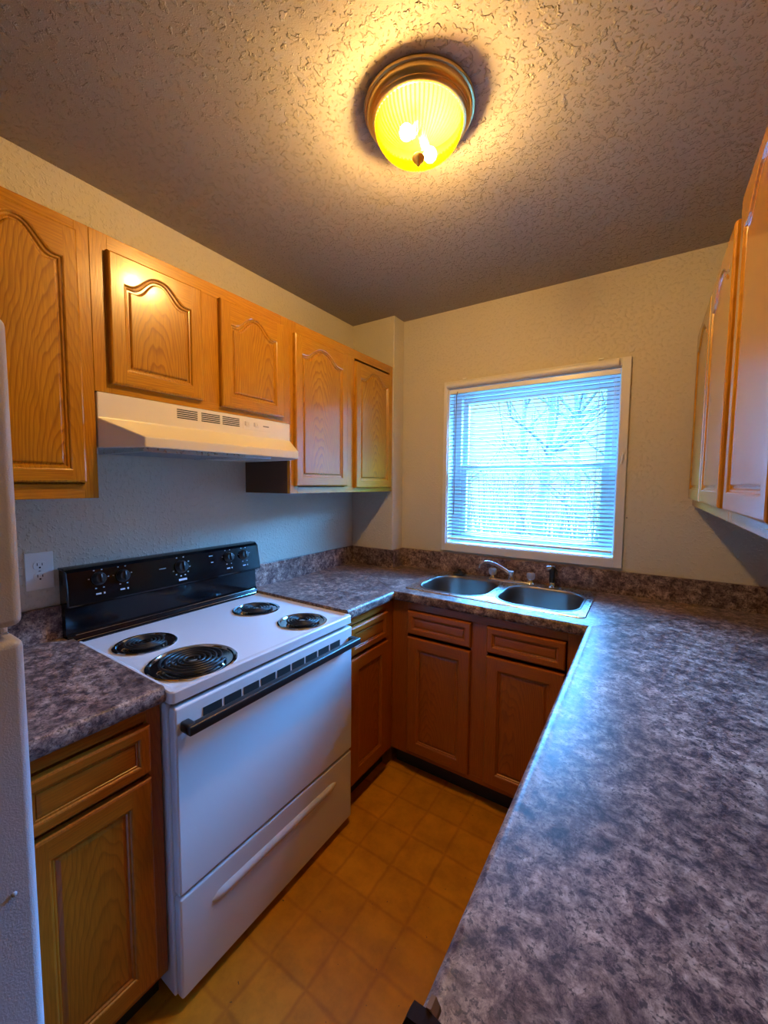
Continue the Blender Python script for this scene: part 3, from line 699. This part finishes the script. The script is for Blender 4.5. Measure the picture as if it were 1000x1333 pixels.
for yy, s, r in ((-1.645, .70, .023), (-1.569, .66, .023), (-1.351, .62, .026), (-1.130, .68, .023), (-1.050, .68, .023)):
    bm = B(); lathe(bm, [(r, 0), (r, .004), (r-.004, .008), (r-.006, .020), (r-.008, .022), (0, .022)], 28, axis='x')
    box(bm, .016, .027, -.004, .004, -(r-.007), r-.007, .0015)
    k_ = on_panel('control_knob', bm, BLACKM, yy-ys0, s, bg_, .0002)
    bm = B(); box(bm, .0271, .0276, -.0008, .0008, .002, r-.009); obj('pointer_mark', bm, PRINT, k_)
bm = B()
def mark(y, s, w_, h_): # small printed bar on the panel
    p = face_pt(y, s, .0003); q = tdir*h_/2
    vs = [bm.verts.new(p+Vector((0, -w_/2, 0))-q), bm.verts.new(p+Vector((0, w_/2, 0))-q), bm.verts.new(p+Vector((0, w_/2, 0))+q), bm.verts.new(p+Vector((0, -w_/2, 0))+q)]; bm.faces.new(vs)
for yc in (-1.645, -1.569, -1.130, -1.045):
    c = yc-ys0
    for dy, ds in ((-.030, .72), (-.012, .97), (.012, .97), (.030, .72), (-.012, .40), (.012, .40)): mark(c+dy, ds, .005, .003)
    mark(c-.006, .22, .016, .005); mark(c+.012, .22, .005, .006)
c = -1.351-ys0
for dy, ds in ((-.014, .97), (.014, .97), (.033, .78), (.036, .58), (.026, .40), (.012, .30), (-.006, .28), (-.024, .36), (-.034, .5)): mark(c+dy, ds, .006, .004)
mark(c, .14, .034, .008); mark(c-.075, .66, .026, .002)
mark(-1.215-ys0, .84, .018, .003); mark(-1.212-ys0, .58, .012, .003)
obj('printed_marks', bm, PRINT, bg_)
# oven door
od = None
bm = B(); box(bm, .629, .660, .006, sw-.004, .338, .861, .007, 3); od = obj('oven_door', bm, ENAMEL, st, smooth=40, wn=True)
bm = B()
box(bm, .684, .708, .018, sw-.006, .797, .823, .005, 3)
box(bm, .660, .700, .018, .044, .796, .824, .006, 3); box(bm, .660, .700, sw-.034, sw-.008, .796, .824, .006, 3)
hd = obj('door_handle', bm, BLACKM, od, smooth=40); hd['label'] = 'black bar handle'
bm = B()
for k in range(9):
    a = .085+k*(sw-.16)/9; box(bm, .6603, .6612, a, a+(sw-.16)/9-.008, .796, .830)
obj('vent_slots', bm, SLOT, od)
# drawer with long recessed pull
bm = B(); box(bm, .629, .658, .006, sw-.004, .036, .328, .007, 3); dw = obj('storage_drawer', bm, ENAMEL, st, smooth=40, wn=True)
bm = B(); L0, L1 = .100, sw-.105; n_ = 30; rows = []
for i in range(n_+1):
    t = i/n_; y = L0+(L1-L0)*t; k = math.sin(PI*min(1, min(t, 1-t)/.06)/2)
    rows.append([bm.verts.new((.6578+.0095*k*g, y, .243+.019*zz*(k*.7+.3))) for zz, g in ((-1, 0), (-.6, .55), (0, 1), (.5, .85), (1, 0))])
for a, b in zip(rows, rows[1:]):
    for i in range(4): bm.faces.new((a[i], b[i], b[i+1], a[i+1]))
obj('drawer_pull', bm, ENAMEL, dw, smooth=80)

# ------------------------------------------------------------------ range hood
hy0, hy1 = -1.7225, -.9745
hd = thing('range_hood', 'white under-cabinet range hood above the stove', 'range hood', (0, hy0, 1.545)); hw = hy1-hy0
zt = 1.706-1.545
bm = B(); V = bm.verts.new
XFH = XU+.002; xl = .45; ins0, ins1 = .062, .085; lip = .030; s0 = .086
def P3(x, y, z): return V((x, y, z))
TLb, TRb = P3(.003, 0, zt), P3(.003, hw, zt); TL, TR = P3(XFH, 0, zt), P3(XFH, hw, zt)
ML, MR = P3(XFH, 0, s0), P3(XFH, hw, s0); MLb, MRb = P3(.003, 0, s0), P3(.003, hw, s0)
FL, FR = P3(xl, ins0, lip), P3(xl, hw-ins1, lip); GL, GR = P3(xl, ins0, 0), P3(xl, hw-ins1, 0)
BL, BR = P3(XFH, 0, 0), P3(XFH, hw, 0); BLb, BRb = P3(.003, 0, 0), P3(.003, hw, 0)
UL, UR = P3(xl-.014, ins0+.004, 0), P3(xl-.014, hw-ins1-.004, 0); 
for f in ((TLb, TRb, TR, TL), (TL, TR, MR, ML), (ML, MR, FR, FL), (FL, FR, GR, GL), (ML, FL, GL, BL), (MR, BR, GR, FR), (TLb, TL, ML, BL, BLb), (TRb, BRb, BR, MR, TR), (TLb, BLb, BRb, TRb)): bm.faces.new(f)
# rim + recessed underside
I = [V((x, y, .0)) for x, y in ((.02, .012), (XFH, .012), (xl-.012, ins0+.006), (xl-.012, hw-ins1-.006), (XFH, hw-.012), (.02, hw-.012))]
J = [V((x, y, .022)) for x, y in ((.02, .012), (XFH, .012), (xl-.012, ins0+.006), (xl-.012, hw-ins1-.006), (XFH, hw-.012), (.02, hw-.012))]
O_ = [BLb, BL, GL, GR, BR, BRb]
UL_ = [UL, UR]; bmesh.ops.delete(bm, geom=UL_, context='VERTS')
for i in range(6):
    j = (i+1) % 6; bm.faces.new((O_[i], O_[j], I[j], I[i])); bm.faces.new((I[i], I[j], J[j], J[i]))
bm.faces.new(J)
hs = obj('hood_shell', bm, HOODW, hd)
mb = hs.modifiers.new('bev', 'BEVEL'); mb.width = .003; mb.segments = 2
bm = B(); gw = .078
for g in (.2355, .3245, .4095):
    for k in range(5):
        z = .1175+k*.0068; box(bm, XFH-.001, XFH+.0007, g, g+gw-.004, z, z+.0034)
obj('vent_grille', bm, SLOT, hd)
bm = B(); box(bm, XFH, XFH+.0012, .500, .640, .112, .152, .0005, 1); cp = obj('control_panel', bm, HOODW, hd)
for y in (.520, .565):
    bm = B(); box(bm, XFH+.0012, XFH+.0045, y-.006, y+.010, .124, .142, .001, 1); box(bm, XFH+.0045, XFH+.007, y+.001, y+.007, .128, .139, .001, 1); rk = obj('rocker_switch', bm, HOODW, cp)
bm = B(); box(bm, XFH+.0012, XFH+.0016, .598, .628, .130, .135); box(bm, XFH+.0012, XFH+.0015, .508, .511, .126, .142); box(bm, XFH+.0012, XFH+.0015, .552, .555, .126, .142); obj('control_marks', bm, GREYP, cp)
bm = B(); prism(bm, [(.10, .10), (.10, .43), (.38, .43), (.38, .10)], 'z', -.006, .021); fl = obj('grease_filter', bm, FILTER, hd)
bm = B(); box(bm, .09, .39, .085, .0995, -.008, .02); box(bm, .09, .39, .4305, .445, -.008, .02); box(bm, .381, .392, .0996, .43, -.008, .02); obj('filter_frame', bm, STEEL, fl)
bm = B(); box(bm, .14, .36, .47, .60, -.003, .021, .004); obj('lamp_lens', bm, LENS, hd)

# ------------------------------------------------------------------ refrigerator
fr = thing('refrigerator', 'white top-freezer refrigerator cut off by the left photo edge', 'refrigerator', (0, -2.80, 0))
fy1 = .756
bm = B(); box(bm, .03, .745, 0, fy1+.002, .02, 1.690, .006); obj('cabinet_shell', bm, FRIDGE, fr)
bm = B(); box(bm, .752, .82, .002, fy1+.004, 1.213, 1.697, .014, 4); d_ = obj('freezer_door', bm, FRIDGE, fr, smooth=40, wn=True)
bm = B(); box(bm, .785, .86, .010, .035, 1.24, 1.50, .01, 3); obj('handle', bm, FRIDGE, d_, smooth=40)
bm = B(); box(bm, .752, .82, .002, fy1+.004, .085, 1.193, .014, 4); d_ = obj('fresh_food_door', bm, FRIDGE, fr, smooth=40, wn=True)
bm = B(); box(bm, .785, .86, .010, .035, .72, 1.16, .01, 3); obj('handle', bm, FRIDGE, d_, smooth=40)
bm = B(); lathe(bm, [(0, -.001), (.0035, 0), (.004, .002), (.0025, .0035), (0, .004)], 12, (.8195, .728, .775), axis='x'); obj('door_plug', bm, PRINT, d_, smooth=40)
bm = B(); box(bm, .745, .752, .012, fy1-.01, 1.20, 1.68); box(bm, .745, .752, .012, fy1-.01, .09, 1.185); obj('door_gasket', bm, GREYP, fr)
bm = B(); lathe(bm, [(.011, 1.1925), (.011, 1.198), (.007, 1.199), (.007, 1.2135)], 18, (.79, .722, 0)); box(bm, .748, .80, .70, .745, 1.199, 1.203, .0008, 1); obj('centre_hinge', bm, CHROME, fr, smooth=40)
bm = B(); box(bm, .745, .78, .02, fy1-.02, .02, .08, .004); obj('kick_grille', bm, GREYP, fr)

# ------------------------------------------------------------------ outlet
ol = thing('wall_outlet', 'white duplex wall outlet left of the stove backguard', 'outlet', (0, -1.786, 1.153), PI/2)
bm = B(); box(bm, -.037, .037, -.006, 0, -.061, .061, .0025); pt = obj('cover_plate', bm, OUTL, ol, smooth=40, wn=True)
for z in (.019, -.019):
    bm = B(); Pp = rrect(-.017, .017, -.0135, .0135, .011, 6)
    a = [bm.verts.new((x, -.0060, z+y)) for x, y in Pp]; b = [bm.verts.new((x*.97, -.0075, z+y*.97)) for x, y in Pp]
    bridge(a, b); bm.faces.new(b); bm.faces.new(a[::-1]); rc = obj('receptacle', bm, OUTL, ol)
    bm = B(); box(bm, -.0075, -.0055, -.0079, -.0074, z-.001, z+.008); box(bm, .0055, .0075, -.0079, -.0074, z-.001, z+.007); lathe(bm, [(.0028, -.0079), (.0028, -.0074)], 12, (0, 0, z-.007), axis='y'); obj('slots', bm, SLOT, rc)
bm = B(); lathe(bm, [(0, -.0072), (.003, -.0068), (.0032, -.006)], 12, axis='y'); obj('screw', bm, STEEL, ol)

# ------------------------------------------------------------------ ceiling lamp
LX, LY = 1.082, -1.222
la = thing('ceiling_light', 'lit amber ribbed-glass dome ceiling light with brass rim and finial', 'ceiling light', (LX, LY, H))
bm = B(); lathe(bm, [(.149, -.0005), (.151, -.004), (.149, -.009), (.144, -.010), (.143, -.018), (.139, -.026), (.134, -.029), (.134, -.032), (.130, -.036), (.126, -.038), (.121, -.038), (.119, -.034), (.118, -.008), (0, -.008)], 64)
obj('lamp_pan', bm, NICKEL, la, smooth=40)
bm = B(); seg = 384; rings = []; n_ = 16; RG = .1185; DG = .082
for i in range(n_+1):
    a = PI/2*i/n_; r = RG*math.cos(a)**.92 if i < n_ else .006; z = -.035-DG*math.sin(a); ring = []
    for k in range(seg):
        rib = .0022*math.cos(2*PI*k/seg*64)*min(1, r/.05); ring.append(bm.verts.new(((r+rib)*math.cos(2*PI*k/seg), (r+rib)*math.sin(2*PI*k/seg), z)))
    rings.append(ring)
for a, b in zip(rings, rings[1:]):
    for k in range(seg): bm.faces.new((a[k], a[(k+1) % seg], b[(k+1) % seg], b[k]))
bm2 = B(); lathe(bm2, [(.121, -.012), (.110, -.0095), (0, -.0092)], 48); obj('reflector', bm2, plain('gilt_reflector', (.30, .20, .01), .8), la, smooth=50)
sh = obj('glass_shade', bm, DOME, la, smooth=80); sh['label'] = 'amber ribbed glass dome glowing yellow'
bm = B(); lathe(bm, [(0, -.112), (.014, -.1145), (.0185, -.121), (.015, -.129), (.007, -.135), (.0055, -.140), (.002, -.144), (0, -.145)], 24); obj('finial', bm, NICKEL, la, smooth=50)
for dx, dy in ((.010, .050), (-.010, -.050)):
    bm = B(); bmesh.ops.create_uvsphere(bm, u_segments=16, v_segments=10, radius=.018)
    bb = obj('bulb', bm, BULBM, la, (dx, dy, -.085), smooth=60)
    bm = B(); tube(bm, [(dx*.10, dy*.10, -.04), (dx*.60, dy*.60, -.078)], .011, 12); obj('socket', bm, OUTL, la)
